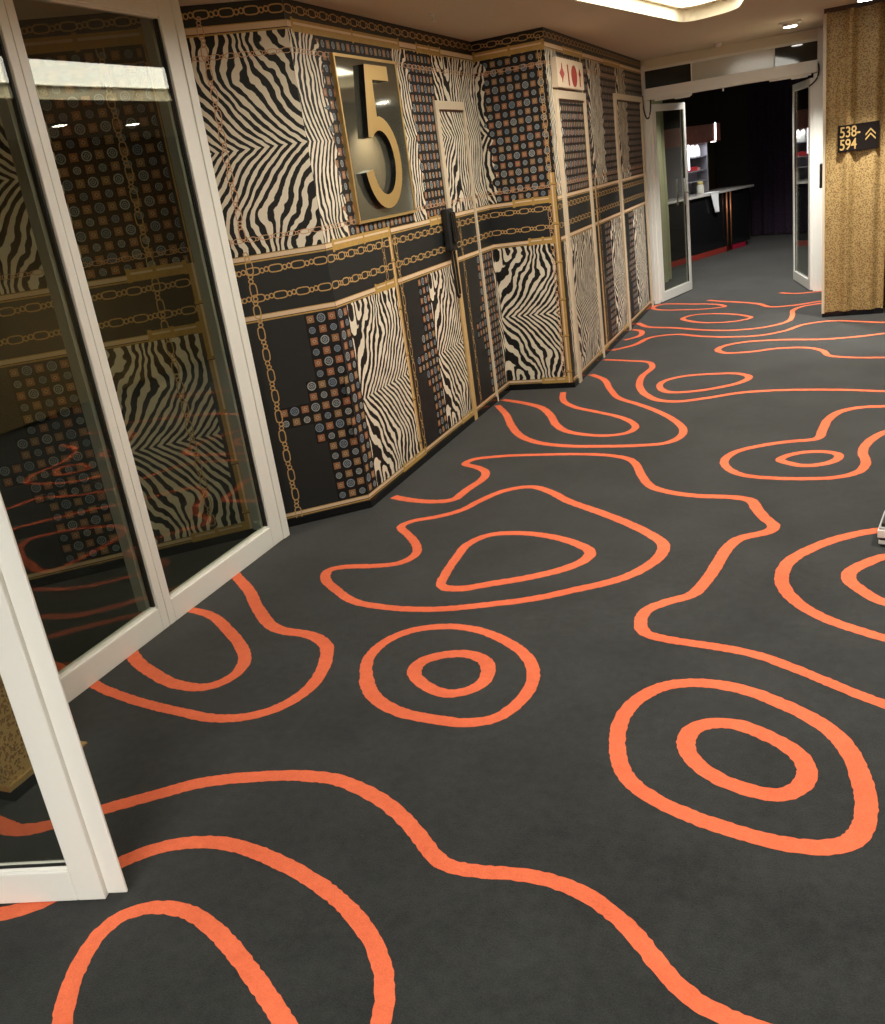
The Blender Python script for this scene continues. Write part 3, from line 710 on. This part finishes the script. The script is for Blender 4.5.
# leopard drapery wall beside the far doorway: a solid block faced with softly folded fabric
def drape(fr, u0, u1, z0, z1, depth=0.042, step=0.008, seed=1, freq=1.0):
    tb = bmesh.new(); uvl = tb.loops.layers.uv.new('UVMap')
    n = max(2, int((u1 - u0) / step)); zs = [z0 + (z1 - z0) * k / 12 for k in range(13)]
    def dd(u, z):
        return depth * (0.5 + 0.30 * math.sin(u * 36 * freq + seed + 0.25 * math.sin(z * 2.2)) + 0.18 * math.sin(u * 61 * freq + 2.1 * seed + 0.4 * math.sin(z * 1.3 + 1)))
    grid = [[tb.verts.new(fr.p(u0 + (u1 - u0) * i / n, z, dd(u0 + (u1 - u0) * i / n, z))) for z in zs] for i in range(n + 1)]
    for i in range(n):
        for k in range(12):
            f = tb.faces.new((grid[i][k], grid[i+1][k], grid[i+1][k+1], grid[i][k+1])); f.smooth = True
            for l, (a, b) in zip(f.loops, ((i, k), (i+1, k), (i+1, k+1), (i, k+1))):
                l[uvl].uv = (u0 + (u1 - u0) * a / n, zs[b])
    return tb
def join(dst, src, mat):
    me = bpy.data.meshes.new('tmp'); 
    for f in src.faces: f.material_index = mat
    src.to_mesh(me); src.free(); dst.from_mesh(me); bpy.data.meshes.remove(me)
bm = bmesh.new(); bm.loops.layers.uv.new('UVMap')
box(bm, -0.02, 0.47, 8.85, 10.36, 0.0, HC, 5)
box(bm, -0.024, 0.0, 8.828, 8.85, 0.035, HC, 3)          # cream edge bead
box(bm, -0.02, 0.47, 8.838, 8.85, 0.0, 0.05, 2)
box(bm, -0.02, 0.47, 8.826, 8.85, HC - 0.035, HC, 4)
join(bm, drape(FL, 0.02, 0.49, 0.045, HC - 0.03), 0)
join(bm, drape(Fr((0.47, 8.85), (0.47, 10.37)), 0, 1.52, 0.045, HC), 0)
struct('wall_right_end', bm, [LEO, CREAMP, BLACKG, FRAMEC, BROWNP, speckled('brown_side_panel', (0.16, 0.12, 0.07), 0.6, scale=6)], recalc=False)
bm = bmesh.new(); bm.loops.layers.uv.new('UVMap')
join(bm, drape(Fr((0.47, 9.3), (1.6, 9.3)), 0, 1.13, 0.04, HC), 0)
join(bm, drape(Fr((1.6, 9.3), (1.6, -3.2)), 0, 12.5, 0.04, HC, depth=0.03, step=0.03, freq=0.4), 0)
struct('wall_right', bm, [LEO], recalc=False)
# leopard clad pier that ends the glass partition, seen through the open door leaf
bm = bmesh.new(); uvl = bm.loops.layers.uv.new('UVMap')
def ring_faces(x0, x1, y0, y1, z0, z1, mi):
    q = [(x1, y0), (x1, y1), (x0, y1), (x0, y0)]
    for i in range(4):
        a, b = q[i], q[(i + 1) % 4]; L = abs(a[0] - b[0]) + abs(a[1] - b[1])
        f = bm.faces.new([bm.verts.new(v) for v in ((*a, z0), (*b, z0), (*b, z1), (*a, z1))]); f.material_index = mi
        for l, (u, z) in zip(f.loops, ((0, z0), (L, z0), (L, z1), (0, z1))): l[uvl].uv = (u + i, z)
    for z in (z0, z1): bm.faces.new([bm.verts.new((*p_, z)) for p_ in q]).material_index = mi
ring_faces(-2.74, -2.28, 1.585, 1.800, 0.066, HC, 0)
ring_faces(-2.75, -2.270, 1.575, 1.810, 0.048, 0.066, 2)
ring_faces(-2.74, -2.285, 1.590, 1.800, 0.0, 0.048, 1)
ring_faces(-2.40, -2.277, 1.800, 1.900, 0.0, 0.006, 2)
pil = obj('pillar', bm, [LEO, BLACKG, GOLD], recalc=False); pil['kind'] = 'structure'

# ------------------------------------------------------------------ glass partition (parallel to the corridor)
XG = -2.57
FG = Fr((XG, 3.70), (XG, 0.0), flip=True)     # u runs towards the viewer, out = +x
YR0, YR1 = 3.70, 3.556                        # wide right stile
def window_member(bm, u0, u1, z0, z1, d0=-0.035, d1=0.02, mat=0, bev=0.004): box(bm, u0, u1, d0, d1, z0, z1, mat, FG, bev)
bm = bmesh.new()
# u measured from y=3.70
window_member(bm, 0.0, 0.055, 0.0, HC, -0.06, 0.026)
window_member(bm, 0.055, 0.150, 0.0, HC, -0.03, 0.020)
window_member(bm, 0.95, 0.992, 0.0, HC, -0.05, 0.020)
window_member(bm, 0.994, 1.036, 0.0, HC, -0.05, 0.020)
window_member(bm, 0.150, 0.950, 0.0, 0.102, -0.035, 0.020)
window_member(bm, 1.036, 1.85, 0.0, 0.102, -0.035, 0.020)
window_member(bm, 0.150, 0.950, 2.395, HC, -0.035, 0.020)
window_member(bm, 1.036, 1.85, 2.395, HC, -0.035, 0.020)
window_member(bm, 1.85, 1.898, 0.0, HC, -0.05, 0.020)
# bevelled glazing beads at the foot and head
for a, b in ((0.150, 0.950), (1.036, 1.85)):
    for z0, z1 in ((0.100, 0.112), (2.386, 2.397)): box(bm, a, b, -0.012, 0.010, z0, z1, 0, FG)
# black glazing rubber along the stiles
for a in (0.150, 0.938, 1.036, 1.840): box(bm, a, a + 0.010, -0.012, 0.008, 0.104, 2.394, 1, FG)
# frame backs behind the panes, the dimness there put into a grey colour
for a, b in ((0.150, 0.178), (1.036, 1.066)): box(bm, a, b, -0.060, -0.012, 0.102, 2.395, 2, FG)
w1 = struct('window_1', bm, [WHITE, GASKET, GREYF])
bm = bmesh.new()
for a, b in ((0.150, 0.950), (1.036, 1.85)):
    box(bm, a, b, -0.004, 0.004, 0.104, 2.394, 0, FG)
g = obj('glass_pane', bm, GLASS, w1)

# ------------------------------------------------------------------ open door leaf at the lower left (door_1)
FN = Fr((-1.7034, 1.3114), (-1.8612, 1.2647), flip=True)    # out = towards viewer
if FN.n.y > 0: FN.n = -FN.n
LW = 0.86
bm = bmesh.new()
box(bm, -0.018, 0.058, -0.045, 0.0, 0.004, 2.12, 0, FN, 0.004)
box(bm, -0.072, -0.018, -0.022, -0.014, 0.010, 2.12, 0, FN, 0.004)
box(bm, 0.058, LW, -0.045, 0.0, 0.004, 0.098, 0, FN, 0.004)
box(bm, 0.058, LW, -0.045, 0.0, 2.04, 2.12, 0, FN, 0.004)
box(bm, LW - 0.06, LW, -0.045, 0.0, 0.098, 2.04, 0, FN, 0.004)
box(bm, 0.058, LW - 0.06, -0.028, -0.012, 0.098, 0.112, 0, FN)
box(bm, 0.058, LW - 0.06, -0.016, -0.010, 0.108, 0.114, 1, FN)
box(bm, 0.058, 0.066, -0.030, -0.014, 0.098, 2.04, 1, FN)
d1 = struct('door_1', bm, [WHITE, GASKET])
bm = bmesh.new(); box(bm, 0.058, LW - 0.06, -0.024, -0.018, 0.110, 2.042, 0, FN)
obj('glass_pane', bm, GLASSD, d1)

# ------------------------------------------------------------------ doors hidden in the wallpaper: only their frames show
def u_frame(name, fr, u0, u1, zt, wl, wr, wt, d, mats, zsplit=None, grp=None):
    bm = bmesh.new()
    if zsplit:
        box(bm, u0, u0 + wl, 0, d, 0.0, zsplit, 1, fr, 0.002); box(bm, u0, u0 + wl, 0, d, zsplit, zt, 0, fr, 0.002)
    else: box(bm, u0, u0 + wl, 0, d, 0.0, zt, 0, fr, 0.002)
    box(bm, u1 - wr, u1, 0, d, 0.0, zt, 0, fr, 0.002)
    box(bm, u0 + wl, u1 - wr, 0, d, zt - wt, zt, 0, fr, 0.002)
    box(bm, u0 + wl, u1 - wr, 0, d * 0.5, zt - wt - 0.012, zt - wt, 2, fr)
    return struct(name, bm, mats)
FRG = speckled('gold_frame_paint', (0.62, 0.42, 0.18), 0.4, amount=0.15)
u_frame('door_4', FB, 1.665, 2.200, 2.075, 0.055, 0.022, 0.050, 0.016, [FRAMEC, FRG, BROWNP], 1.22)
u_frame('door_5', FD, 0.125, 1.05, 2.085, 0.07, 0.04, 0.055, 0.020, [FRAMEC, FRG, BROWNP])
u_frame('door_6', FD, 2.20, 3.62, 2.120, 0.08, 0.08, 0.050, 0.020, [FRAMEC, FRG, BROWNP])

# ------------------------------------------------------------------ far doorway: frame, header, transom
bm = bmesh.new()
def eb(u0, u1, z0, z1, d0=-0.09, d1=0.0, mat=0, bev=0.003): box(bm, u0, u1, d0, d1, z0, z1, mat, FE, bev)
eb(0.0, 0.035, 0, 2.41, -0.09, 0.012); eb(0.035, 0.068, 0, 2.08, -0.09, 0.0)
eb(1.640, 1.675, 0, 2.08, -0.09, 0.0); eb(1.675, 1.735, 0, HC, -0.09, 0.012)
eb(0.0, 1.68, 2.385, HC, -0.09, 0.0, 1)          # bulkhead strip painted like the ceiling
eb(0.035, 1.675, 2.362, 2.385); eb(0.035, 1.675, 2.088, 2.190, -0.09, 0.0)
eb(0.495, 0.503, 2.19, 2.362, -0.02, 0.0)
eb(1.283, 1.291, 2.19, 2.362, -0.02, 0.0)
struct('wall_end', bm, [WHITE, CEIL])
bm = bmesh.new(); box(bm, 0.035, 0.495, -0.03, -0.022, 2.19, 2.362, 0, FE); box(bm, 1.291, 1.675, -0.03, -0.022, 2.19, 2.362, 0, FE)
box(bm, 0.503, 1.283, -0.03, -0.020, 2.19, 2.362, 1, FE)
struct('window_2', bm, [speckled('dark_transom_glass', (0.03, 0.033, 0.03), 0.04, amount=0.1), speckled('frosted_panel', (0.58, 0.57, 0.50), 0.12, amount=0.05)])
bm = bmesh.new(); box(bm, 0.03, 1.68, 0.013, 0.080, 2.085, 2.190, 0, FE, 0.008)
box(bm, 0.028, 1.682, 0.013, 0.083, 2.183, 2.192, 0, FE)
hd = tag(obj('door_operator', bm, WHITE), 'long white automatic door operator box above the far doorway', 'door operator')
bm = bmesh.new(); box(bm, 0.800, 0.812, 0.03, 0.045, 2.055, 2.086, 0, FE); obj('sensor', bm, WHITE, hd)
for a, b, z in ((0.13, 0.50, 2.065), (1.24, 1.62, 2.068)):
    bm = bmesh.new(); box(bm, a, b, 0.0, 0.05, z, z + 0.022, 0, FE, 0.004); box(bm, a + 0.2, a + 0.35, 0.01, 0.03, z - 0.012, z, 0, FE)
    obj('closer_arm', bm, WHITE, hd)
for s, (ua, ub) in enumerate(((0.010, 0.090), (1.60, 1.690))):
    bm = bmesh.new(); pts = []
    for k in range(15):
        t = k / 14
        if s == 0: u = ua + (ub - ua) * (0.5 - 0.5 * math.cos(t * math.pi)); z = 2.13 - 0.04 * t - 0.20 * math.sin(t * math.pi)
        else: u = ua + (ub - ua) * math.sin(t * math.pi * 0.62) ; z = 1.97 + 0.19 * t - 0.03 * math.sin(t * math.pi)
        pts.append((u, 0.05, z))
    tube(bm, pts, 0.007, 8, 0, fr=FE); obj('cable_loop', bm, GASKET, hd)

def far_leaf(name, hinge, free, h=2.045, handle=None):
    fr = Fr(hinge, free); L = fr.L
    bm = bmesh.new(); w = 0.055
    def b(u0, u1, z0, z1, mat=0, d=0.02): box(bm, u0, u1, -d, d, z0, z1, mat, fr, 0.003 if mat == 0 else 0)
    b(0, 0.085, 0.01, h); b(L - w, L, 0.01, h); b(0.085, L - w, 0.01, 0.11); b(0.085, L - w, h - 0.07, h)
    for u in (0.085, L - w - 0.006): b(u, u + 0.006, 0.11, h - 0.07, 1, 0.008)
    o = struct(name, bm, [WHITE, GASKET])
    bm = bmesh.new(); box(bm, 0.085, L - w, -0.004, 0.004, 0.11, h - 0.07, 0, fr); obj('glass_pane', bm, GLASSF, o)
    if handle:
        bm = bmesh.new()
        for sd in (-1, 1):
            tube(bm, [(L - 0.16, sd * 0.045, 0.98), (L - 0.16, sd * 0.045, 1.26)], 0.010, 10, 0, fr=fr)
            tube(bm, [(L - 0.16, sd * 0.045, 1.12), (L - 0.08, sd * 0.060, 1.10)], 0.008, 10, 0, fr=fr)
        obj('door_handle', bm, speckled('brushed_steel', (0.7, 0.7, 0.68), 0.3, metal=0.7), o)
    return o
far_leaf('door_2', (-1.685, 10.40), (-1.457, 11.22), handle=True)
far_leaf('door_3', (-0.125, 10.40), (-0.313, 11.31))

# ------------------------------------------------------------------ dark space beyond the doorway
bm = bmesh.new()
box(bm, -2.35, -1.755, 10.37, 10.46, 0, HC, 0)
box(bm, -2.45, -2.35, 10.37, 13.1, 0, HC, 0)
struct('wall_corridor_left', bm, DARKW)
bm = bmesh.new(); box(bm, 0.0, 0.1, 10.37, 17.2, 0, HC, 0)
struct('wall_corridor_right', bm, DARKW)
bm = bmesh.new(); box(bm, -3.4, 0.4, 17.1, 17.2, 0, HC)
struct('wall_far', bm, DARKW)
FK = Fr((-1.82, 14.06), (-1.03, 15.8))       # line of the counter front, out to the right
bm = bmesh.new(); box(bm, -1.6, 2.0, -0.80, -0.72, 0, HC, 0, FK)
struct('wall_counter', bm, speckled('olive_dark_wall', (0.09, 0.065, 0.018), 0.8, amount=0.4, scale=3))

def curtain(name, fr, u0, u1, z0, z1, depth, freq, mat, label, cat):
    bm = bmesh.new(); n = int((u1 - u0) / 0.012)
    for sgn in (0, 1):
        col = []
        for i in range(n + 1):
            u = u0 + (u1 - u0) * i / n; d = depth * (math.sin(u * freq) + 0.35 * math.sin(u * freq * 2.3 + 1)) + sgn * 0.004
            col.append([bm.verts.new(fr.p(u, z, d * (1 if z < 1.5 else 0.8))) for z in (z0, 0.8, 1.6, z1)])
        for i in range(n):
            for k in range(3):
                f = bm.faces.new((col[i][k], col[i+1][k], col[i+1][k+1], col[i][k+1])); f.smooth = True
    return tag(obj(name, bm, mat), label, cat)
PURP = mat_curtain('purple_black_velvet', (0.085, 0.055, 0.095), (0.015, 0.010, 0.018))
OLIVE = mat_curtain('pale_olive_drape', (0.46, 0.45, 0.28), (0.34, 0.33, 0.20))
curtain('curtain', Fr((-1.15, 16.95), (-0.02, 16.3)), 0.0, 1.30, 0.02, HC, 0.035, 30, PURP, 'dark purple curtain hanging at the far end beyond the doorway', 'curtain')
curtain('curtain', Fr((-1.87, 10.95), (-1.87, 12.6)), 0.0, 1.30, 0.02, HC, 0.035, 26, OLIVE, 'pale olive drape seen through the left far door pane', 'curtain')

# counter with red foot strip
t = empty('bar_counter', FK.p(0.9, 0, -0.2)); tag(t, 'long dark counter with pale top and red plinth beyond the far doorway', 'counter')
bm = bmesh.new(); box(bm, -0.9, 1.84, -0.55, 0.04, 0.865, 0.895, 0, FK, 0.004)
obj('countertop', bm, speckled('pale_stone', (0.48, 0.46, 0.44), 0.15, amount=0.15, scale=12), t)
bm = bmesh.new(); box(bm, -0.9, 1.75, -0.50, 0.0, 0.08, 0.865, 0, FK); obj('body', bm, BLACKG, t)
bm = bmesh.new(); box(bm, -0.9, 1.02, -0.46, 0.012, 0.0, 0.075, 0, FK, 0.003); obj('plinth', bm, speckled('red_lacquer', (0.30, 0.035, 0.025), 0.3), t)
bm = bmesh.new(); box(bm, 1.22, 1.60, -0.40, 0.012, 0.0, 0.070, 0, FK, 0.003); obj('plinth', bm, speckled('crimson_lacquer', (0.35, 0.01, 0.04), 0.3), t)
COP = speckled('copper', (0.42, 0.16, 0.07), 0.3, metal=0.6)
for u in (1.02, 1.13):
    bm = bmesh.new(); tube(bm, [(u, 0.03, 0.0), (u, 0.03, 0.868)], 0.011, 10, 0, fr=FK); obj('leg', bm, COP, t)
# bright light reflection on the counter front, built as an added white sheet
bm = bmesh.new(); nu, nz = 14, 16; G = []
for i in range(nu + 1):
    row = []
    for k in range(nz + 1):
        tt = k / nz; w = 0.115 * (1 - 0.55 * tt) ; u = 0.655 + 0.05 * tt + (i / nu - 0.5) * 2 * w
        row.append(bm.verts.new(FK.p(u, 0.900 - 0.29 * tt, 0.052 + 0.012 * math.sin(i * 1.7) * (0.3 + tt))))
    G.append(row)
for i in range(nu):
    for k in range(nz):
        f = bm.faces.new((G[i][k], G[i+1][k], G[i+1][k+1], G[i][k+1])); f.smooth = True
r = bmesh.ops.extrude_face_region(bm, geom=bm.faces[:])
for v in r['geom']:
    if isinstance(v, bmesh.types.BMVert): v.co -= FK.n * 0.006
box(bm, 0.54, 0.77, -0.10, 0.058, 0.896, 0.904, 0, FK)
tag(obj('reflection_sheet', bm, speckled('white_reflection', (0.85, 0.87, 0.9), 0.6)), 'added white sheet shaped as the light reflection on the dark counter front', 'reflection_sheet')

# lit display shelf above the counter
FS = Fr((FK.o.x - 0.272, FK.o.y + 0.124), (FK.o.x - 0.272 + FK.t.x, FK.o.y + 0.124 + FK.t.y))
t = empty('display_shelf', FS.p(0.7, 0.9, -0.1)); tag(t, 'lit shelf unit under a red canopy above the counter beyond the doorway', 'shelf')
SW = speckled('shelf_grey', (0.30, 0.29, 0.33), 0.5)
bm = bmesh.new(); box(bm, 0.35, 1.09, -0.30, -0.28, 0.90, 1.62, 0, FS); box(bm, 0.35, 0.37, -0.28, 0, 0.9, 1.62, 0, FS); box(bm, 1.07, 1.09, -0.28, 0, 0.9, 1.62, 0, FS)
obj('cabinet', bm, SW, t)
for z in (1.08, 1.225, 1.42):
    bm = bmesh.new(); box(bm, 0.37, 1.07, -0.28, -0.01, z - 0.015, z, 0, FS); obj('shelf_board', bm, SW, t)
bm = bmesh.new(); box(bm, 0.37, 1.07, -0.20, -0.18, 1.085, 1.205, 0, FS); obj('back_panel', bm, speckled('lilac_panel', (0.50, 0.48, 0.58), 0.5), t)
bm = bmesh.new(); box(bm, 0.30, 1.44, -0.30, 0.02, 1.60, 1.85, 0, FS, 0.006); obj('canopy', bm, speckled('dusty_red_paint', (0.85, 0.36, 0.28), 0.5, amount=0.35, scale=12), t)
bm = bmesh.new(); box(bm, 1.27, 1.30, 0.021, 0.030, 1.62, 1.86, 0, FS); box(bm, 1.18, 1.30, 0.0, 0.022, 1.590, 1.603, 0, FS); obj('light_strip', bm, mat_emit('white_led', (1, 0.92, 0.85), 4.0), t)
bm = bmesh.new(); box(bm, 0.53, 0.56, 0.0, 0.012, 1.25, 1.60, 0, FS); obj('light_strip', bm, mat_emit('cool_led', (0.95, 0.93, 1), 3.0), t)
GLS = speckled('white_porcelain', (0.86, 0.86, 0.82), 0.2)
bs = []
for i, (u, lab) in enumerate(((0.74, 'left white tapered bottle on the lit shelf, beside the light strip'), (0.84, 'middle white tapered bottle on the lit shelf, between two others'), (0.96, 'right white tapered bottle on the lit shelf, nearest its outer side'))):
    bm = bmesh.new(); P = FS.p(u, 1.42, -0.10)
    lathe(bm, [(0.044, 0), (0.046, 0.01), (0.043, 0.09), (0.030, 0.14), (0.017, 0.16), (0.017, 0.175)], P)
    bs.append(tag(obj('bottle', bm, GLS), lab, 'bottle', 'white bottles on the lit shelf'))
bm = bmesh.new(); box(bm, 0.58, 0.82, -0.16, -0.02, 1.225, 1.285, 0, FS, 0.006)
tag(obj('box', bm, speckled('red_card', (0.60, 0.04, 0.05), 0.5, amount=0.2)), 'flat red box on the middle board of the lit shelf', 'box')
bm = bmesh.new(); box(bm, 0.835, 0.92, -0.14, -0.03, 1.225, 1.265, 0, FS, 0.006)
tag(obj('box', bm, speckled('pink_card', (0.75, 0.38, 0.34), 0.5, amount=0.2)), 'small pink box beside the flat red box on the shelf', 'box')
P = FS.p(0.76, 0.896, 0.05)
t = empty('jar', P); tag(t, 'small pale jar with yellow lid standing on the counter under the shelf', 'jar')
bm = bmesh.new(); lathe(bm, [(0.050, 0), (0.054, 0.01), (0.054, 0.10), (0.040, 0.13)], P); obj('body', bm, speckled('jar_white', (0.70, 0.70, 0.62), 0.3), t)
bm = bmesh.new(); lathe(bm, [(0.044, 0.128), (0.046, 0.130), (0.046, 0.165), (0.040, 0.17)], P); obj('lid', bm, speckled('jar_yellow', (0.60, 0.50, 0.18), 0.4), t)

# ------------------------------------------------------------------ floor number sign: mirror panel with a gold 5 standing off it
t = empty('floor_number_sign', FB.p(0.739, 1.46, 0.0)); tag(t, 'dark mirror panel with large gold number 5 mounted on the patterned wall', 'sign')
bm = bmesh.new(); box(bm, 0.367, 1.108, 0.002, 0.018, 1.458, 2.252, 0, FB, 0.002); obj('mirror_panel', bm, MIRROR, t)
bm = bmesh.new()
for a, b, c, d in ((0.355, 1.120, 1.446, 1.460), (0.355, 1.120, 2.250, 2.264), (0.355, 0.369, 1.460, 2.250), (1.106, 1.120, 1.460, 2.250)): box(bm, a, b, 0.0, 0.022, c, d, 0, FB)
obj('gold_border', bm, GOLD, t)
# one clockwise outline: flag, bowl (outer), tail end, bowl (inner), stem foot, stem
five = [(0.632, 2.222), (0.916, 2.222), (0.916, 2.150), (0.706, 2.150), (0.700, 1.968)]
cx, cz, rx, rz = 0.700, 1.735, 0.235, 0.236
for k in range(25):
    a = math.radians(82 - k * (82 + 170) / 24)
    five.append((cx + rx * math.cos(a), cz + rz * math.sin(a)))
for k in range(25):
    a = math.radians(-170 + k * (170 + 128) / 24)
    five.append((cx + 0.003 + (rx - 0.085) * math.cos(a), cz + (rz - 0.072) * math.sin(a)))
five += [(0.560, 1.868)]
bm = bmesh.new(); prism(bm, five, 0.018, 0.050, FB, 0, 1); obj('number', bm, [GOLD, BLACKG], t)

# ------------------------------------------------------------------ room direction sign
def text_obj(body, size, fr, u, z, d, mat, parent, name='lettering', sx=1.0, bold=0.0):
    cu = bpy.data.curves.new('text', 'FONT'); cu.body = body; cu.size = size; cu.extrude = 0.0015; cu.offset = bold
    cu.align_x = 'LEFT'; cu.space_character = 0.95; cu.space_line = 0.95
    o = bpy.data.objects.new('text', cu); C.objects.link(o)
    bpy.context.view_layer.update()
    me = bpy.data.meshes.new_from_object(o.evaluated_get(bpy.context.evaluated_depsgraph_get()))
    bpy.data.objects.remove(o)
    for v in me.vertices: v.co = fr.p(u + v.co.x * sx, z + v.co.y, d + v.co.z)
    me.materials.clear(); me.materials.append(mat)
    for p in me.polygons: p.material_index = 0
    r = bpy.data.objects.new(name, me); C.objects.link(r)
    if parent: r.parent = parent; r.matrix_parent_inverse = parent.matrix_basis.inverted()
    return r
t = empty('room_number_sign', FL.p(0.268, 1.37, 0.02)); tag(t, 'black sign with gold room numbers 538-594 and arrows on leopard wall', 'sign')
bm = bmesh.new(); box(bm, 0.113, 0.424, 0.020, 0.044, 1.367, 1.577, 0, FL, 0.002); obj('panel', bm, speckled('sign_black', (0.008, 0.005, 0.004), 0.7, spec=0.1), t)
SG = speckled('sign_gold', (0.42, 0.27, 0.09), 0.5)
text_obj('538-', 0.118, FL, 0.124, 1.482, 0.0455, SG, t, sx=0.78, bold=0.001)
text_obj('594', 0.118, FL, 0.124, 1.385, 0.0455, SG, t, sx=0.78, bold=0.001)
for k in range(2):
    bm = bmesh.new(); z = 1.438 + k * 0.036
    prism(bm, [(0.322, z), (0.360, z + 0.042), (0.398, z), (0.398, z + 0.014), (0.360, z + 0.056), (0.322, z + 0.014)], 0.044, 0.047, FL, 0, 0)
    obj('arrow', bm, SG, t)

# ------------------------------------------------------------------ cream sign with red shapes above the first papered door of the far stretch
t = empty('door_sign', FD.p(0.5, 2.10, 0.0)); tag(t, 'cream box sign with red pointed shapes above a wallpapered door', 'sign')
bm = bmesh.new(); box(bm, 0.125, 0.905, 0.0, 0.045, 2.098, 2.290, 0, FD, 0.004); obj('panel', bm, speckled('cream_sign', (0.74, 0.60, 0.44), 0.5, amount=0.05), t)
RED = speckled('sign_red', (0.42, 0.05, 0.035), 0.5)
def shape(pts):
    bm = bmesh.new(); prism(bm, pts, 0.045, 0.048, FD, 0, 0); obj('red_shape', bm, RED, t)
shape([(0.247, 2.130), (0.262, 2.155), (0.305, 2.188), (0.262, 2.222), (0.247, 2.255), (0.238, 2.222), (0.178, 2.190), (0.238, 2.155)])
shape([(0.405, 2.252), (0.428, 2.252), (0.450, 2.116), (0.425, 2.116)])
shape([(0.603 + 0.080 * math.cos(a / 12 * math.pi), 2.184 + 0.072 * math.sin(a / 12 * math.pi)) for a in range(24)])
shape([(0.775, 2.240), (0.790, 2.225), (0.822, 2.200), (0.790, 2.185), (0.782, 2.118), (0.765, 2.118), (0.770, 2.185), (0.748, 2.200), (0.768, 2.225)])

# ------------------------------------------------------------------ black handset and cord by the papered door
t = empty('wall_phone', FB.p(1.62, 1.3, 0.03)); tag(t, 'black wall handset with hanging cord loop left of the cream door frame', 'wall phone')
bm = bmesh.new(); box(bm, 1.535, 1.640, 0.005, 0.060, 1.165, 1.430, 0, FB, 0.014); obj('body', bm, GASKET, t)
bm = bmesh.new(); box(bm, 1.552, 1.622, 0.060, 0.078, 1.215, 1.405, 0, FB, 0.012); obj('receiver', bm, BLACKG, t)
bm = bmesh.new(); pts = []
for k in range(33):
    tt = k / 32
    if tt < 0.42: s = tt / 0.42; pts.append((1.562 + 0.020 * s, 0.035, 1.17 - 0.27 * s))
    elif tt < 0.58: a = (tt - 0.42) / 0.16 * math.pi; pts.append((1.607 - 0.025 * math.cos(a), 0.035, 0.90 - 0.035 * math.sin(a)))
    else: s = (tt - 0.58) / 0.42; pts.append((1.632 - 0.012 * s, 0.035, 0.90 + 0.27 * s))
tube(bm, pts, 0.0085, 8, 0, fr=FB); obj('cord', bm, GASKET, t)

# black reader on the edge of the leopard wall
bm = bmesh.new(); box(bm, -0.048, -0.022, 8.87, 8.96, 1.10, 1.30, 0, None, 0.008)
tag(obj('card_reader', bm, GASKET), 'small black reader on the white edge between doorway and leopard wall', 'card reader')

# ------------------------------------------------------------------ ceiling fittings
def downlight(x, y, label, cam_seen=True, power=DOWN, size=60, col=NEUTRAL):
    t = empty('downlight', (x, y, HC)); tag(t, label, 'downlight')
    bm = bmesh.new()
    for a, b, c, d in ((-0.09, 0.09, -0.09, -0.06), (-0.09, 0.09, 0.06, 0.09), (-0.09, -0.06, -0.06, 0.06), (0.06, 0.09, -0.06, 0.06)):
        box(bm, x + a, x + b, y + c, y + d, HC - 0.012, HC, 0)
    obj('trim', bm, WHITE, t)
    bm = bmesh.new(); cyl(bm, (x, y, HC - 0.018), 0.060, 0.034, 24, 0); obj('housing', bm, WHITE, t)
    bm = bmesh.new(); cyl(bm, (x, y, HC - 0.037), 0.054, 0.005, 24, 0); obj('lens', bm, DLAMP, t)
    ld = bpy.data.lights.new('downlight_beam', 'SPOT'); ld.energy = power; ld.color = col
    ld.spot_size = math.radians(size); ld.spot_blend = 0.6; ld.shadow_soft_size = 0.04
    lo = bpy.data.objects.new('beam', ld); C.objects.link(lo); lo.parent = t; lo.location = (0, 0, -0.05)
    return t
for x, y, lab, pw, sz in DOWNLIGHTS: downlight(x, y, lab, power=pw, size=sz)
bm = bmesh.new(); lathe(bm, [(0.022, 0), (0.022, -0.004), (0.008, -0.010), (0.007, -0.03), (0.013, -0.034), (0.013, -0.038)], (-2.017, 5.30, HC), 16)
tag(obj('sprinkler', bm, WHITE), 'small sprinkler head on the ceiling above the patterned wall', 'sprinkler')
bm = bmesh.new(); lathe(bm, [(0.035, 0), (0.036, -0.010), (0.026, -0.030), (0.010, -0.034)], (-0.955, 10.02, HC), 20)
tag(obj('smoke_detector', bm, WHITE), 'small round detector on the ceiling just before the far doorway', 'detector')

# ------------------------------------------------------------------ striped metal case at the right edge of the picture
t = empty('case', (0.40, 3.80, 0)); tag(t, 'pale metal case with black bands on the carpet at right edge', 'case')
fr = Fr((0.200, 3.69), (0.500, 3.69 - 0.05)); 
if fr.n.y > 0: fr.n = -fr.n
def cb(name, z0, z1, ins, mat):
    bm = bmesh.new(); box(bm, ins, 0.32 - ins, -0.22 + ins, -ins, z0, z1, 0, fr, 0.004); obj(name, bm, mat, t)
cb('foot', 0.0, 0.012, 0.010, GASKET); cb('lower_shell', 0.012, 0.028, 0.004, WHITE); cb('band', 0.028, 0.041, 0.006, GASKET)
cb('upper_shell', 0.041, 0.075, 0.0, WHITE); cb('rim', 0.075, 0.084, 0.004, GREYF); cb('lid', 0.084, 0.100, 0.012, GASKET)

# light for the lit shelf and the counter beyond the doorway (belongs to the shelf's strip lights)
ld = bpy.data.lights.new('shelf_light', 'AREA'); ld.energy = 2.5; ld.size = 0.3; ld.color = COOL
lo = bpy.data.objects.new('shelf_light', ld); C.objects.link(lo); lo.location = FS.p(0.8, 1.585, 0.0)
